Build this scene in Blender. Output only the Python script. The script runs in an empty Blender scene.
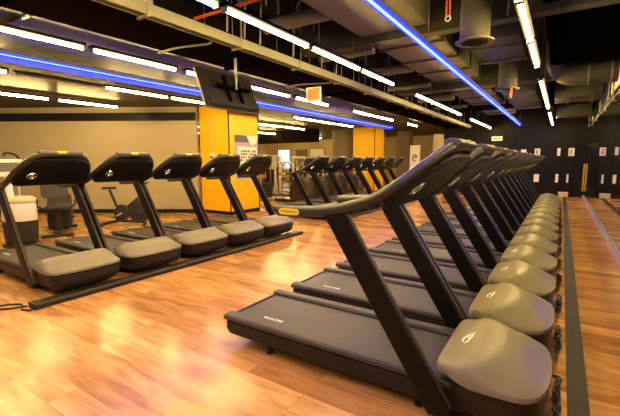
import bpy, bmesh, math, random
from mathutils import Vector, Matrix
random.seed(7)
C = bpy.context.scene.collection
PI = math.pi
ORD = ['first', 'second', 'third', 'fourth', 'fifth', 'sixth', 'seventh', 'eighth', 'ninth', 'tenth',
       'eleventh', 'twelfth', 'thirteenth', 'fourteenth', 'fifteenth', 'sixteenth']

# ------------------------------------------------------------------ materials
def mat(name, col, rough=0.5, metal=0.0, noise=0.0, nscale=30.0, bump=0.0, bscale=200.0, spec=0.2, coat=0.0):
    m = bpy.data.materials.new(name); m.use_nodes = True
    nt = m.node_tree; b = nt.nodes['Principled BSDF']
    b.inputs['Base Color'].default_value = (*col, 1)
    b.inputs['Roughness'].default_value = rough
    b.inputs['Metallic'].default_value = metal
    b.inputs['Specular IOR Level'].default_value = spec
    b.inputs['Coat Weight'].default_value = coat
    b.inputs['Coat Roughness'].default_value = 0.15
    if noise or bump:
        tc = nt.nodes.new('ShaderNodeTexCoord')
    if noise:
        n = nt.nodes.new('ShaderNodeTexNoise'); n.inputs['Scale'].default_value = nscale
        n.inputs['Detail'].default_value = 5
        nt.links.new(tc.outputs['Object'], n.inputs['Vector'])
        r = nt.nodes.new('ShaderNodeMix'); r.data_type = 'RGBA'
        r.inputs[6].default_value = (*[c * (1 - noise) for c in col], 1)
        r.inputs[7].default_value = (*[min(1, c * (1 + noise)) for c in col], 1)
        nt.links.new(n.outputs['Fac'], r.inputs[0]); nt.links.new(r.outputs[2], b.inputs['Base Color'])
    if bump:
        n2 = nt.nodes.new('ShaderNodeTexNoise'); n2.inputs['Scale'].default_value = bscale
        nt.links.new(tc.outputs['Object'], n2.inputs['Vector'])
        bp = nt.nodes.new('ShaderNodeBump'); bp.inputs['Strength'].default_value = bump
        bp.inputs['Distance'].default_value = 0.002
        nt.links.new(n2.outputs['Fac'], bp.inputs['Height']); nt.links.new(bp.outputs['Normal'], b.inputs['Normal'])
    return m

def emit(name, col, s, base=(0.8, 0.8, 0.8)):
    m = mat(name, base, 0.4); b = m.node_tree.nodes['Principled BSDF']
    b.inputs['Emission Color'].default_value = (*col, 1); b.inputs['Emission Strength'].default_value = s
    return m

def wood_floor():
    m = bpy.data.materials.new('laminate planks'); m.use_nodes = True
    nt = m.node_tree; b = nt.nodes['Principled BSDF']; N = nt.nodes.new; L = nt.links.new
    tc = N('ShaderNodeTexCoord')
    br = N('ShaderNodeTexBrick'); br.offset = 0.37; br.offset_frequency = 2
    br.inputs['Scale'].default_value = 1.0
    br.inputs['Brick Width'].default_value = 1.3; br.inputs['Row Height'].default_value = 0.19
    br.inputs['Mortar Size'].default_value = 0.0012; br.inputs['Mortar Smooth'].default_value = 0.2
    br.inputs['Bias'].default_value = 0.0
    br.inputs['Color1'].default_value = (0, 0, 0, 1); br.inputs['Color2'].default_value = (1, 1, 1, 1)
    br.inputs['Mortar'].default_value = (0.3, 0.3, 0.3, 1)
    L(tc.outputs['Object'], br.inputs['Vector'])
    mp = N('ShaderNodeMapping'); mp.inputs['Scale'].default_value = (0.7, 4.5, 1)
    L(tc.outputs['Object'], mp.inputs['Vector'])
    # shift the grain from plank to plank
    vm = N('ShaderNodeVectorMath'); vm.operation = 'SCALE'; vm.inputs['Scale'].default_value = 7.3
    L(br.outputs['Color'], vm.inputs[0])
    va = N('ShaderNodeVectorMath'); va.operation = 'ADD'
    L(mp.outputs['Vector'], va.inputs[0]); L(vm.outputs['Vector'], va.inputs[1])
    ng = N('ShaderNodeTexNoise'); ng.inputs['Scale'].default_value = 2.2; ng.inputs['Detail'].default_value = 8
    ng.inputs['Roughness'].default_value = 0.62; ng.inputs['Distortion'].default_value = 0.6
    L(va.outputs['Vector'], ng.inputs['Vector'])
    cr = N('ShaderNodeValToRGB'); e = cr.color_ramp.elements
    e[0].position = 0.27; e[0].color = (0.31, 0.125, 0.034, 1)
    e[1].position = 0.68; e[1].color = (0.68, 0.385, 0.132, 1)
    k = e.new(0.43); k.color = (0.45, 0.215, 0.064, 1)
    k = e.new(0.55); k.color = (0.57, 0.300, 0.094, 1)
    L(ng.outputs['Fac'], cr.inputs['Fac'])
    pm = N('ShaderNodeMix'); pm.data_type = 'RGBA'; pm.blend_type = 'MULTIPLY'; pm.inputs[0].default_value = 1
    pr = N('ShaderNodeValToRGB'); pe = pr.color_ramp.elements
    pe[0].color = (0.70, 0.62, 0.56, 1); pe[1].color = (1.15, 1.16, 1.18, 1)
    L(br.outputs['Color'], pr.inputs['Fac'])
    L(cr.outputs['Color'], pm.inputs[6]); L(pr.outputs['Color'], pm.inputs[7])
    jm = N('ShaderNodeMix'); jm.data_type = 'RGBA'
    L(br.outputs['Fac'], jm.inputs[0]); L(pm.outputs[2], jm.inputs[6]); jm.inputs[7].default_value = (0.16, 0.07, 0.025, 1)
    L(jm.outputs[2], b.inputs['Base Color'])
    rr = N('ShaderNodeMapRange'); rr.inputs[3].default_value = 0.16; rr.inputs[4].default_value = 0.30
    L(ng.outputs['Fac'], rr.inputs[0]); L(rr.outputs[0], b.inputs['Roughness'])
    b.inputs['Specular IOR Level'].default_value = 0.6
    bp = N('ShaderNodeBump'); bp.inputs['Strength'].default_value = 0.12; bp.inputs['Distance'].default_value = 0.003
    L(ng.outputs['Fac'], bp.inputs['Height']); L(bp.outputs['Normal'], b.inputs['Normal'])
    return m

WARM = (1.0, 0.70, 0.24)
M = dict(
    floor=wood_floor(),
    black_wall=mat('black painted wall', (0.0065, 0.0055, 0.0055), 0.4, noise=0.2, nscale=3, spec=0.12),
    beige_wall=mat('beige wall', (0.40, 0.335, 0.225), 0.75, noise=0.05, nscale=2, bump=0.1),
    cream_wall=mat('cream wall', (0.62, 0.50, 0.27), 0.7, noise=0.06, nscale=2),
    pale_panel=mat('pale panel', (0.88, 0.87, 0.80), 0.6, noise=0.04, nscale=3),
    taupe=mat('taupe paint', (0.22, 0.17, 0.11), 0.6, noise=0.08, nscale=2),
    orange=mat('orange paint', (0.95, 0.52, 0.012), 0.45, noise=0.03, nscale=2),
    ceil=mat('dark ceiling', (0.05, 0.047, 0.030), 0.8, noise=0.25, nscale=2.5, spec=0.08),
    ceil_pale=mat('pale painted bulkhead', (0.30, 0.285, 0.19), 0.8, noise=0.15, nscale=3, spec=0.05),
    ceil_low=mat('low grey ceiling', (0.042, 0.040, 0.024), 0.5, noise=0.12, nscale=1.6),
    black=mat('black paint', (0.0018, 0.0015, 0.001), 0.8, noise=0.2, nscale=6, spec=0.0),
    black_duct=mat('black duct sheet', (0.0085, 0.0062, 0.0034), 0.8, noise=0.3, nscale=2, spec=0.0),
    duct=mat('grey duct sheet', (0.15, 0.142, 0.10), 0.5, metal=0.1, noise=0.12, nscale=4),
    vent=mat('vent paint', (0.07, 0.066, 0.047), 0.5, noise=0.1, nscale=6),
    fixture=mat('dark fixture channel', (0.022, 0.022, 0.019), 0.8, spec=0.0),
    duct_dark=mat('dark grey duct sheet', (0.04, 0.038, 0.026), 0.5, noise=0.2, nscale=4),
    steel=mat('galvanised steel', (0.17, 0.162, 0.115), 0.45, metal=0.3, noise=0.12, nscale=12),
    trim_black=mat('black skirting', (0.012, 0.011, 0.010), 0.4),
    rubber=mat('dark rubber strip', (0.028, 0.027, 0.020), 0.6, noise=0.35, nscale=9, bump=0.2),
    tm_body=mat('dark brown grey plastic', (0.020, 0.016, 0.012), 0.38, noise=0.08, nscale=20, bump=0.08, bscale=500),
    tm_rail=mat('grey foot rail plastic', (0.060, 0.053, 0.045), 0.42, noise=0.1, nscale=30, bump=0.15, bscale=600),
    tm_belt=mat('charcoal running belt', (0.056, 0.048, 0.042), 0.40, noise=0.1, nscale=60, bump=0.2, bscale=900),
    tm_hood=mat('warm grey hood plastic', (0.215, 0.190, 0.142), 0.36, noise=0.06, nscale=14, bump=0.06, bscale=600),
    tm_post=mat('dark upright paint', (0.0045, 0.0035, 0.002), 0.36, noise=0.1, nscale=20),
    tm_edge=mat('bronze edge strip', (0.055, 0.042, 0.026), 0.35, metal=0.2),
    tm_arm=mat('dark bronze handrail', (0.024, 0.019, 0.012), 0.36, noise=0.08, nscale=20, spec=0.5),
    tm_panel=mat('matt black console shell', (0.004, 0.0033, 0.0026), 0.45, noise=0.1, nscale=20),
    tm_cap=mat('grey console cap', (0.085, 0.08, 0.09), 0.35),
    chrome=mat('chrome', (0.75, 0.72, 0.68), 0.12, metal=1),
    glass_black=mat('black glass', (0.008, 0.008, 0.010), 0.08),
    yellow=mat('yellow badge', (0.85, 0.66, 0.03), 0.4),
    ink=mat('dark ink', (0.03, 0.025, 0.01), 0.5),
    white=mat('white print', (0.85, 0.84, 0.80), 0.5),
    mirror=mat('mirror glass', (0.78, 0.78, 0.78), 0.015, metal=1),
    alu=mat('pale aluminium', (0.62, 0.58, 0.66), 0.28, metal=0.5),
    cable=mat('black cable', (0.012, 0.011, 0.010), 0.45),
    red=mat('red pipe paint', (0.55, 0.085, 0.02), 0.45),
    orange_cable=mat('orange cable jacket', (0.85, 0.16, 0.03), 0.5),
    paper=mat('white paper', (0.82, 0.79, 0.72), 0.6),
    paper_lilac=mat('lilac paper', (0.42, 0.36, 0.44), 0.6),
    paper_grey=mat('grey print', (0.13, 0.12, 0.14), 0.6),
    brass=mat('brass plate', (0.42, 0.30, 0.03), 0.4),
    mach_white=mat('white machine plastic', (0.72, 0.69, 0.68), 0.35),
    mach_cream=mat('cream pad vinyl', (0.58, 0.50, 0.34), 0.45),
    mach_dark=mat('machine dark plastic', (0.03, 0.027, 0.026), 0.4, noise=0.1),
    mach_grey=mat('grey pad vinyl', (0.09, 0.085, 0.08), 0.55),
    mach_silver=mat('silver machine paint', (0.45, 0.42, 0.34), 0.35, metal=0.2),
    mach_brown=mat('brown shiny housing', (0.06, 0.042, 0.036), 0.25),
    weight=mat('weight plate iron', (0.04, 0.04, 0.042), 0.4),
    tv_back=mat('tv back plastic', (0.007, 0.006, 0.0045), 0.5, noise=0.1),
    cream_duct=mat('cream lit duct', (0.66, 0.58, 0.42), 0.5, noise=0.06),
    blue_glow_board=mat('blue glow board', (0.02, 0.045, 0.30), 0.5),  # the strip's blue light spill, put into the base colour
    tube=emit('warm tube light', WARM, 155.0),
    blue=emit('blue LED strip', (0.0002, 0.0007, 1.0), 95.0, (0.02, 0.03, 0.3)),
    blue_soft=emit('soft blue LED strip', (0.0006, 0.002, 1.0), 30.0, (0.02, 0.03, 0.3)),
    blue_core=emit('pale blue LED core', (0.30, 0.55, 1.0), 2.2, (0.05, 0.06, 0.3)),
    sign=emit('lit sign face', (1.0, 0.45, 0.10), 0.12, (0.5, 0.24, 0.06)),
    pane=emit('daylight window', (0.62, 0.82, 1.0), 1.2, (0.5, 0.6, 0.6)),
)

# ------------------------------------------------------------------ helpers
def finish(name, bm, m, parent=None, smooth=False, bevel=0.0, segs=2, angle=35):
    bmesh.ops.recalc_face_normals(bm, faces=bm.faces[:])
    me = bpy.data.meshes.new(name); bm.to_mesh(me); bm.free()
    if isinstance(m, str): m = M[m]
    me.materials.append(m)
    if smooth:
        for p in me.polygons: p.use_smooth = True
        try: me.set_sharp_from_angle(angle=math.radians(angle))
        except Exception: pass
    o = bpy.data.objects.new(name, me); C.objects.link(o)
    if parent: o.parent = parent
    if bevel:
        md = o.modifiers.new('bevel', 'BEVEL'); md.width = bevel; md.segments = segs; md.limit_method = 'ANGLE'
        md.angle_limit = math.radians(40)
    return o

def box(bm, lo, hi, mtx=None):
    x0, y0, z0 = lo; x1, y1, z1 = hi
    vs = [bm.verts.new(v) for v in [(x0, y0, z0), (x1, y0, z0), (x1, y1, z0), (x0, y1, z0), (x0, y0, z1), (x1, y0, z1), (x1, y1, z1), (x0, y1, z1)]]
    for f in [(0, 3, 2, 1), (4, 5, 6, 7), (0, 1, 5, 4), (1, 2, 6, 5), (2, 3, 7, 6), (3, 0, 4, 7)]:
        bm.faces.new([vs[i] for i in f])
    if mtx is not None: bmesh.ops.transform(bm, matrix=mtx, verts=vs)
    return vs

def tube(bm, pts, r, n=8, closed=False, ry=None, cap=True):
    """sweep an ellipse (r across, ry along the frame's up) along pts; r / ry may be lists"""
    pts = [Vector(p) for p in pts]; k = len(pts); rings = []
    up0 = Vector((0, 0, 1)); prev = None
    for i, p in enumerate(pts):
        if closed: t = pts[(i + 1) % k] - pts[i - 1]
        else: t = pts[min(i + 1, k - 1)] - pts[max(i - 1, 0)]
        t.normalize()
        if prev is None:
            a = t.cross(up0)
            if a.length < 1e-3: a = t.cross(Vector((0, 1, 0)))
            a.normalize()
        else:
            a = prev - t * prev.dot(t)
            if a.length < 1e-6: a = t.cross(up0)
            a.normalize()
        prev = a; u = a.cross(t); u.normalize()
        r1 = r[i] if isinstance(r, (list, tuple)) else r
        r2 = (ry[i] if isinstance(ry, (list, tuple)) else ry) if ry is not None else r1
        rings.append([bm.verts.new(p + a * (r1 * math.cos(2 * PI * j / n)) + u * (r2 * math.sin(2 * PI * j / n))) for j in range(n)])
    m = k if closed else k - 1
    for i in range(m):
        A, B = rings[i], rings[(i + 1) % k]
        for j in range(n): bm.faces.new([A[j], A[(j + 1) % n], B[(j + 1) % n], B[j]])
    if cap and not closed:
        bm.faces.new(rings[0][::-1]); bm.faces.new(rings[-1])
    return rings

def lathe(bm, prof, n=24, center=(0, 0, 0), axis='Z', close=True, sy=1.0):
    c = Vector(center); rings = []
    for r, h in prof:
        ring = []
        for j in range(n):
            a = 2 * PI * j / n; p = (r * math.cos(a), sy * r * math.sin(a), h)
            if axis == 'Y': p = (p[0], p[2], p[1])
            if axis == 'X': p = (p[2], p[0], p[1])
            ring.append(bm.verts.new(c + Vector(p)))
        rings.append(ring)
    for A, B in zip(rings, rings[1:]):
        for j in range(n): bm.faces.new([A[j], A[(j + 1) % n], B[(j + 1) % n], B[j]])
    if close:
        bm.faces.new(rings[0][::-1]); bm.faces.new(rings[-1])

def smooth_path(pts, sub=4):
    P = [Vector(p) for p in pts]; out = []
    for i in range(len(P) - 1):
        p0, p1, p2, p3 = P[max(i - 1, 0)], P[i], P[i + 1], P[min(i + 2, len(P) - 1)]
        for s in range(sub):
            t = s / sub
            out.append(0.5 * ((2 * p1) + (p2 - p0) * t + (2 * p0 - 5 * p1 + 4 * p2 - p3) * t * t + (3 * p1 - p0 - 3 * p2 + p3) * t ** 3))
    out.append(P[-1]); return out

def prism(bm, outline, d0, d1, fn):
    """extrude a 2-D outline between depths d0 and d1; fn(u, v, d) gives the point"""
    A = [bm.verts.new(fn(u, v, d0)) for u, v in outline]; B = [bm.verts.new(fn(u, v, d1)) for u, v in outline]
    n = len(A)
    bm.faces.new(A[::-1]); bm.faces.new(B)
    for i in range(n): bm.faces.new([A[i], A[(i + 1) % n], B[(i + 1) % n], B[i]])

def rrect(w, h, r, n=5):
    out = []
    for cx, cy, a0 in ((w / 2 - r, h / 2 - r, 0), (-w / 2 + r, h / 2 - r, 90), (-w / 2 + r, -h / 2 + r, 180), (w / 2 - r, -h / 2 + r, 270)):
        for i in range(n + 1):
            a = math.radians(a0 + 90 * i / n); out.append((cx + r * math.cos(a), cy + r * math.sin(a)))
    return out

def text(name, body, size, mtx, m, parent=None, depth=0.0008, stretch=1.0):
    cu = bpy.data.curves.new('txt', 'FONT'); cu.body = body; cu.size = size; cu.extrude = depth
    cu.align_x = 'CENTER'; cu.align_y = 'CENTER'
    t = bpy.data.objects.new('txt', cu); C.objects.link(t)
    dg = bpy.context.evaluated_depsgraph_get(); dg.update()
    me = bpy.data.meshes.new_from_object(t.evaluated_get(dg))
    bpy.data.objects.remove(t)
    me.transform(Matrix.Diagonal((stretch, 1, 1, 1))); me.transform(mtx); me.name = name
    me.materials.clear(); me.materials.append(M[m])
    o = bpy.data.objects.new(name, me); C.objects.link(o)
    if parent: o.parent = parent
    return o

def frame(origin, xdir, ydir):
    x = Vector(xdir).normalized(); y = Vector(ydir); y = (y - x * x.dot(y)).normalized(); z = x.cross(y)
    m = Matrix((x, y, z)).transposed().to_4x4(); m.translation = Vector(origin); return m

def tag(o, label=None, cat=None, group=None, kind=None):
    if label: o['label'] = label
    if cat: o['category'] = cat
    if group: o['group'] = group
    if kind: o['kind'] = kind
    return o

def thing(name, label, cat, loc=(0, 0, 0), rz=0.0, group=None):
    o = bpy.data.objects.new(name, None); o.empty_display_size = 0.1; C.objects.link(o)
    o.location = loc; o.rotation_euler = (0, 0, rz)
    return tag(o, label, cat, group)

def copy_tree(o, parent=None):
    c = o.copy(); C.objects.link(c)
    if parent: c.parent = parent
    for ch in list(KIDS(o)): copy_tree(ch, c)
    return c
def KIDS(o): return [x for x in bpy.data.objects if x.parent == o]

def struct(name, lo, hi, m, bevel=0):
    bm = bmesh.new(); box(bm, lo, hi)
    return tag(finish(name, bm, m, bevel=bevel), kind='structure')

# ------------------------------------------------------------------ the room
HZ = 4.1          # high ceiling
LZ = 3.04         # low ceiling on the left
FY = 18.9         # far wall
MX = 0.805         # mirror plane
XL, YB = -20.0, 24.0
bm = bmesh.new(); box(bm, (XL - .2, -3.5, -0.1), (MX + .3, YB + .2, 0)); tag(finish('floor', bm, 'floor'), kind='structure')
struct('ceiling', (-4.7, -3.5, HZ), (MX + .3, YB + .2, HZ + .1), 'ceil')
struct('ceiling_low', (XL - .2, -3.5, LZ), (-4.7, YB + .2, LZ + .12), 'ceil_low')
struct('trim_1', (-4.70, -3.5, LZ), (-4.62, 3.3, HZ), 'ceil_pale'); struct('trim_14', (-4.70, 3.3, LZ), (-4.62, YB, HZ), 'black_duct')            # face between the two ceilings
struct('wall_far', (-4.75, FY, 0), (MX + .3, FY + .15, HZ), 'black_wall')
struct('wall_far_side', (-4.75, FY + .15, 0), (-4.6, YB, HZ), 'cream_wall')
struct('wall_right', (MX + .02, -3.5, 0), (MX + .3, FY, HZ), 'black_wall')
struct('wall_back', (XL, YB, 0), (-4.6, YB + .2, LZ + .1), 'cream_wall')
struct('wall_left', (XL - .2, -3.5, 0), (XL, YB, LZ + .1), 'cream_wall')
# the angled beige wall behind the bikes
a = Vector((-8.815, 7.504, 0)); b = Vector((-18.5, 1.45, 0)); dv = (b - a).normalized(); nv = Vector((-dv.y, dv.x, 0))
if nv.dot(Vector((0, 1, 0))) < 0: nv = -nv
def wallbox(d0, d1, z0, z1, bm):
    A = a + nv * d0; B = b + nv * d0; A2 = a + nv * d1; B2 = b + nv * d1
    vs = [bm.verts.new((p.x, p.y, z)) for z in (z0, z1) for p in (A, B, B2, A2)]
    for f in [(0, 3, 2, 1), (4, 5, 6, 7), (0, 1, 5, 4), (1, 2, 6, 5), (2, 3, 7, 6), (3, 0, 4, 7)]: bm.faces.new([vs[i] for i in f])
bm = bmesh.new(); wallbox(0, .2, 0, LZ, bm); tag(finish('wall_angled', bm, 'beige_wall'), kind='structure')
bm = bmesh.new(); wallbox(-.06, -.001, 2.66, 2.88, bm); tag(finish('trim_2', bm, 'trim_black'), kind='structure')
bm = bmesh.new(); wallbox(-.02, -.001, 0, .11, bm); tag(finish('baseboard_left', bm, 'trim_black'), kind='structure')
struct('baseboard_far', (-4.75, FY - .02, 0), (MX, FY - .001, .10), 'trim_black')

# far wall: locker-like black panels with joints, and a recessed dark door by the mirror
for i, x in enumerate([-4.55, -3.55, -2.55, -1.6, -.7, -.02]):
    x1 = [-3.56, -2.56, -1.61, -.71, -.03, .40][i]
    bm = bmesh.new(); box(bm, (x, FY - .03, .12), (x1, FY - .002, 2.45))
    tag(finish('trim_%d' % (i + 4), bm, 'black_wall', bevel=.004), kind='structure')
bm = bmesh.new(); box(bm, (.42, FY - .045, .02), (.80, FY - .002, 2.15))
d = tag(finish('door_1', bm, 'glass_black', bevel=.004), kind='structure')
bm = bmesh.new(); box(bm, (.735, FY - .075, .25), (.798, FY - .046, 1.35)); finish('door_reflection', bm, 'brass', d, bevel=.006)  # yellow streak of reflected light on the door, painted as a thin slab
# back wall openings far left
for i, (x0, x1, z0, z1, m) in enumerate([(-18.7, -17.6, .9, 2.35, 'pane'), (-16.9, -16.0, 0, 2.3, 'taupe'), (-15.7, -14.5, 0, 2.4, 'pale_panel'), (-13.6, -12.5, 0, 2.45, 'pale_panel')]):
    w = thing('window_%d' % (i + 1), None, None); w['kind'] = 'structure'
    bm = bmesh.new()
    for lo, hi in (((x0 - .05, YB - .06, z0), (x0, YB, z1)), ((x1, YB - .06, z0), (x1 + .05, YB, z1)), ((x0 - .05, YB - .06, z1), (x1 + .05, YB, z1 + .05))): box(bm, lo, hi)
    finish('window_frame', bm, 'taupe' if m != 'pane' else 'mach_silver', w)
    bm = bmesh.new(); box(bm, (x0, YB - .03, z0), (x1, YB - .005, z1)); finish('window_pane', bm, m, w)

# orange pillars, brown round pillar
def pillar(name, x0, y0, s, sy):
    p = thing(name, None, None); p['kind'] = 'structure'
    bm = bmesh.new(); box(bm, (x0, y0, 0), (x0 + s, y0 + sy, LZ)); finish('pillar_cladding', bm, 'orange', p)
    for px, py in ((x0 - .01, y0 - .01), (x0 + s - .015, y0 - .01), (x0 + s - .015, y0 + sy - .03)):
        bm = bmesh.new(); box(bm, (px, py, 0), (px + .028, py + .028, LZ - .001)); finish('corner_trim', bm, 'trim_black', p)
    bm = bmesh.new(); box(bm, (x0 - .008, y0 - .008, 0), (x0 + s + .008, y0 + sy + .008, .1)); finish('pillar_skirting', bm, 'trim_black', p)
    return p
pillar('pillar', -8.80, 7.60, 1.17, 1.22)
pillar('pillar', -8.38, 16.5, 1.12, 1.15)
bm = bmesh.new(); lathe(bm, [(.62, 0), (.62, LZ)], 32, (-9.25, 17.3, 0)); tag(finish('pillar', bm, 'taupe', smooth=True), kind='structure')
bm = bmesh.new(); box(bm, (-7.35, 19.6, 0), (-6.7, 20.2, LZ)); tag(finish('pillar', bm, 'taupe'), kind='structure')
struct('trim_13', (XL, 15.9, 2.42), (-10.0, 16.1, LZ), 'black_duct')
struct('trim_10', (-5.25, FY - .05, 0), (-4.78, FY + .25, 2.75), 'cream_wall')

# floor strip beside the hoods and mirror foot
struct('trim_11', (.122, -3.4, .0005), (.236, FY - .05, .012), 'rubber', .003)
struct('baseboard_mirror', (MX - .032, -3.4, 0), (MX - .003, FY - .05, .085), 'alu', .006)
bm = bmesh.new(); box(bm, (MX - .004, -3.4, 2.737), (MX + .02, FY - .05, 2.765)); tag(finish('trim_12', bm, 'duct_dark'), kind='structure')
y = -3.4; k = 0
segs = []
while y < FY - .3:
    y1 = min(y + 1.995, FY - .04); segs.append((y, y1)); y += 2.0
vis = [s for s in segs if s[1] > 6]
for i, (y0, y1) in enumerate(segs):
    bm = bmesh.new(); box(bm, (MX, y0, .088), (MX + .012, y1, 2.735))
    j = len(segs) - 1 - i
    if j == 0: lab = 'tall wall mirror panel on the right wall, adjoining the black far wall'
    elif y1 > 7: lab = 'tall wall mirror panel on the right wall, %s panel counting from the far wall' % ORD[j]
    else: lab = 'tall wall mirror panel on the right wall, %s panel counting from the far wall' % ORD[j]
    tag(finish('mirror_panel', bm, 'mirror'), lab, 'mirror', 'mirror panels along the right wall')

# ------------------------------------------------------------------ treadmill prototype (origin under the hood nose, +X forward)
def make_treadmill():
    t = thing('treadmill', 'x', 'treadmill')
    # base frame
    bm = bmesh.new()
    prism(bm, [(-2.265, .13), (-2.23, .095), (-1.2, .085), (-.40, .085), (-.40, .200), (-2.265, .200)], -.372, .372, lambda u, v, d: (u, d, v))
    finish('base_frame', bm, 'tm_body', t, bevel=.014)
    for s in (-1, 1):
        bm = bmesh.new()
        prism(bm, [(.272, .238), (.284, .254), (.362, .251), (.378, .238), (.378, .210), (.272, .201)], -2.285, -.42, lambda u, v, d, s=s: (d, u * s, v))
        finish('side_rail', bm, 'tm_rail', t, bevel=.005)
    bm = bmesh.new(); prism(bm, [(-2.245, .222), (-2.23, .2305), (-.42, .2305), (-.42, .2015), (-2.245, .2015)], -.252, .252, lambda u, v, d: (u, d, v))
    belt = finish('running_belt', bm, 'tm_belt', t)
    text('belt_lettering', 'RUN700', .05, frame((-1.90, -.205, .2312), (1, 0, 0), (0, 1, 0)), 'white', belt, stretch=1.05)
    bm = bmesh.new(); tube(bm, [(-2.262, -.27, .215), (-2.262, .27, .215)], .02, 10); finish('rear_roller', bm, 'tm_body', t, smooth=True)
    for fx in (-1.86, -.68):
        for s in (-1, 1):
            bm = bmesh.new(); lathe(bm, [(.030, 0), (.030, .016), (.012, .022), (.012, .10)], 14, (fx, s * .30, 0)); finish('foot', bm, 'mach_dark', t, smooth=True)
    # motor hood: outline in plan, lid above, skirt below
    plan = [(-.53, 0), (-.53, .20), (-.525, .30), (-.50, .352), (-.46, .375), (-.40, .400), (-.33, .410), (-.22, .410), (-.13, .403), (-.070, .378), (-.030, .330), (-.005, .26), (.010, .18), (.017, .09), (.019, 0)]
    half_o = smooth_path([(x - (.025 if x > -.3 else .05), y_ if x > -.48 else y_ * 1.06, 0) for x, y_ in plan], 2)
    loop = [(p.x, p.y) for p in half_o] + [(p.x, -p.y) for p in half_o[-2:0:-1]]
    n = len(loop)
    def outline(j, grow=0.0):
        px, py = loop[j]; cxx = -.245
        return cxx + (px - cxx) * (1 + grow / .285), py * (1 + grow / .43)
    def zc(x):
        x += .045
        pts = [(-.54, .352), (-.48, .356), (-.42, .374), (-.36, .402), (-.30, .408), (-.22, .402), (-.12, .376), (-.04, .338), (.04, .300)]
        for (x0, z0), (x1, z1) in zip(pts, pts[1:]):
            if x <= x1:
                u = max(0, (x - x0) / (x1 - x0)); u = u * u * (3 - 2 * u) * .4 + u * .6
                return z0 + (z1 - z0) * u
        return pts[-1][1]
    def ze(x):
        return .284 + .035 * min(1, max(0, (-.38 - x) / .15)) + .012 * min(1, max(0, (x + .1) / .14))
    bm = bmesh.new(); rings = []
    for r in [1.0, .985, .96, .92, .87, .8, .72, .64, .55, .45, .35, .25, .12]:
        ring = []
        for j in range(n):
            px, py = outline(j)
            X = -.245 + (px + .245) * r; Y = py * r
            rear = min(1, max(0, (-.22 - px) / .28))      # crisp shoulders at the rear, soft flanks in the middle
            ex = 3.6 + 12 * rear ** 1.5; pw = .8 - .45 * rear
            z = ze(px) + (zc(X) - ze(px)) * (1 - r ** ex) ** pw
            ring.append(bm.verts.new((X, Y, z)))
        rings.append(ring)
    low = [bm.verts.new((v.co.x, v.co.y, v.co.z - .024)) for v in rings[0]]
    inn = [bm.verts.new((-.245 + (v.co.x + .245) * .95, v.co.y * .95, v.co.z)) for v in low]
    rings = [inn, low] + rings
    for A, B in zip(rings, rings[1:]):
        for j in range(n): bm.faces.new([A[j], A[(j + 1) % n], B[(j + 1) % n], B[j]])
    ctr = bm.verts.new((-.245, 0, zc(-.245)))
    for j in range(n): bm.faces.new([rings[-1][j], rings[-1][(j + 1) % n], ctr])
    hood = finish('motor_hood', bm, 'tm_hood', t, smooth=True, angle=50)
    bm = bmesh.new(); rs = []
    for z, g in ((.258, -.030), (.250, -.008), (.19, -.006), (.12, -.025), (.085, -.06), (.085, -.2)):
        ring = []
        for j in range(n):
            px, py = outline(j, g); ring.append(bm.verts.new((px, py, z)))
        rs.append(ring)
    for A, B in zip(rs, rs[1:]):
        for j in range(n): bm.faces.new([A[j], A[(j + 1) % n], B[(j + 1) % n], B[j]])
    bm.faces.new(rs[-1])
    finish('hood_skirt', bm, 'tm_body', t, smooth=True, angle=50)
    # white swirl emblem on the sloping rear of the hood
    bm = bmesh.new()
    def onhood(u, v):
        x = -.458 + u * .6; v = v * 1.2 - .02; return (x, v, zc(x) + .003)
    def stroke(pts, w):
        pts = smooth_path(pts, 4); q = []
        for i, p in enumerate(pts):
            d_ = pts[min(i + 1, len(pts) - 1)] - pts[max(i - 1, 0)]; nn = Vector((-d_.y, d_.x, 0)).normalized()
            ww = w * math.sin(PI * (i + .6) / (len(pts) + .2))
            q.append((p + nn * ww, p - nn * ww))
        for (a0, b0), (a1, b1) in zip(q, q[1:]):
            bm.faces.new([bm.verts.new(onhood(pp.x, pp.y)) for pp in (a0, b0, b1, a1)])
    stroke([(-.035, -.055, 0), (-.05, -.02, 0), (-.03, .02, 0), (.01, .045, 0), (.035, .03, 0)], .011)
    stroke([(-.03, -.06, 0), (.0, -.055, 0), (.015, -.02, 0), (.0, .01, 0), (-.012, .0, 0)], .010)
    stroke([(.012, -.035, 0), (.03, .0, 0), (.028, .045, 0), (.045, .07, 0)], .010)
    em = finish('emblem', bm, 'white', hood)
    # uprights
    for s in (-1, 1):
        bm = bmesh.new()
        prism(bm, [(-.585, .06), (-.465, .06), (-.45, .10), (-1.13, 1.20), (-1.29, 1.175)], .405, .455, lambda u, v, d, s=s: (u, d * s, v))
        up = finish('upright', bm, 'tm_post', t, bevel=.013, segs=3)
        bm = bmesh.new()
        prism(bm, [(-.465, .13), (-.454, .13), (-1.118, 1.185), (-1.134, 1.185)], .415, .447, lambda u, v, d, s=s: (u, d * s, v))
        finish('edge_strip', bm, 'tm_edge', up, bevel=.003)
    # handrail hoop
    half = [(-1.665, .43, 1.160), (-1.60, .43, 1.162), (-1.46, .43, 1.168), (-1.28, .43, 1.182), (-1.12, .43, 1.215), (-.95, .43, 1.272), (-.81, .415, 1.358), (-.705, .375, 1.442),
            (-.64, .33, 1.500), (-.59, .275, 1.550), (-.56, .21, 1.577), (-.545, .12, 1.588)]
    path = [(x, -y_, z) for x, y_, z in half] + [(-.542, 0, 1.590)] + [(x, y_, z) for x, y_, z in half[::-1]]
    sp = smooth_path(path, 4); nn = len(sp); R1 = []; R2 = []
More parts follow.
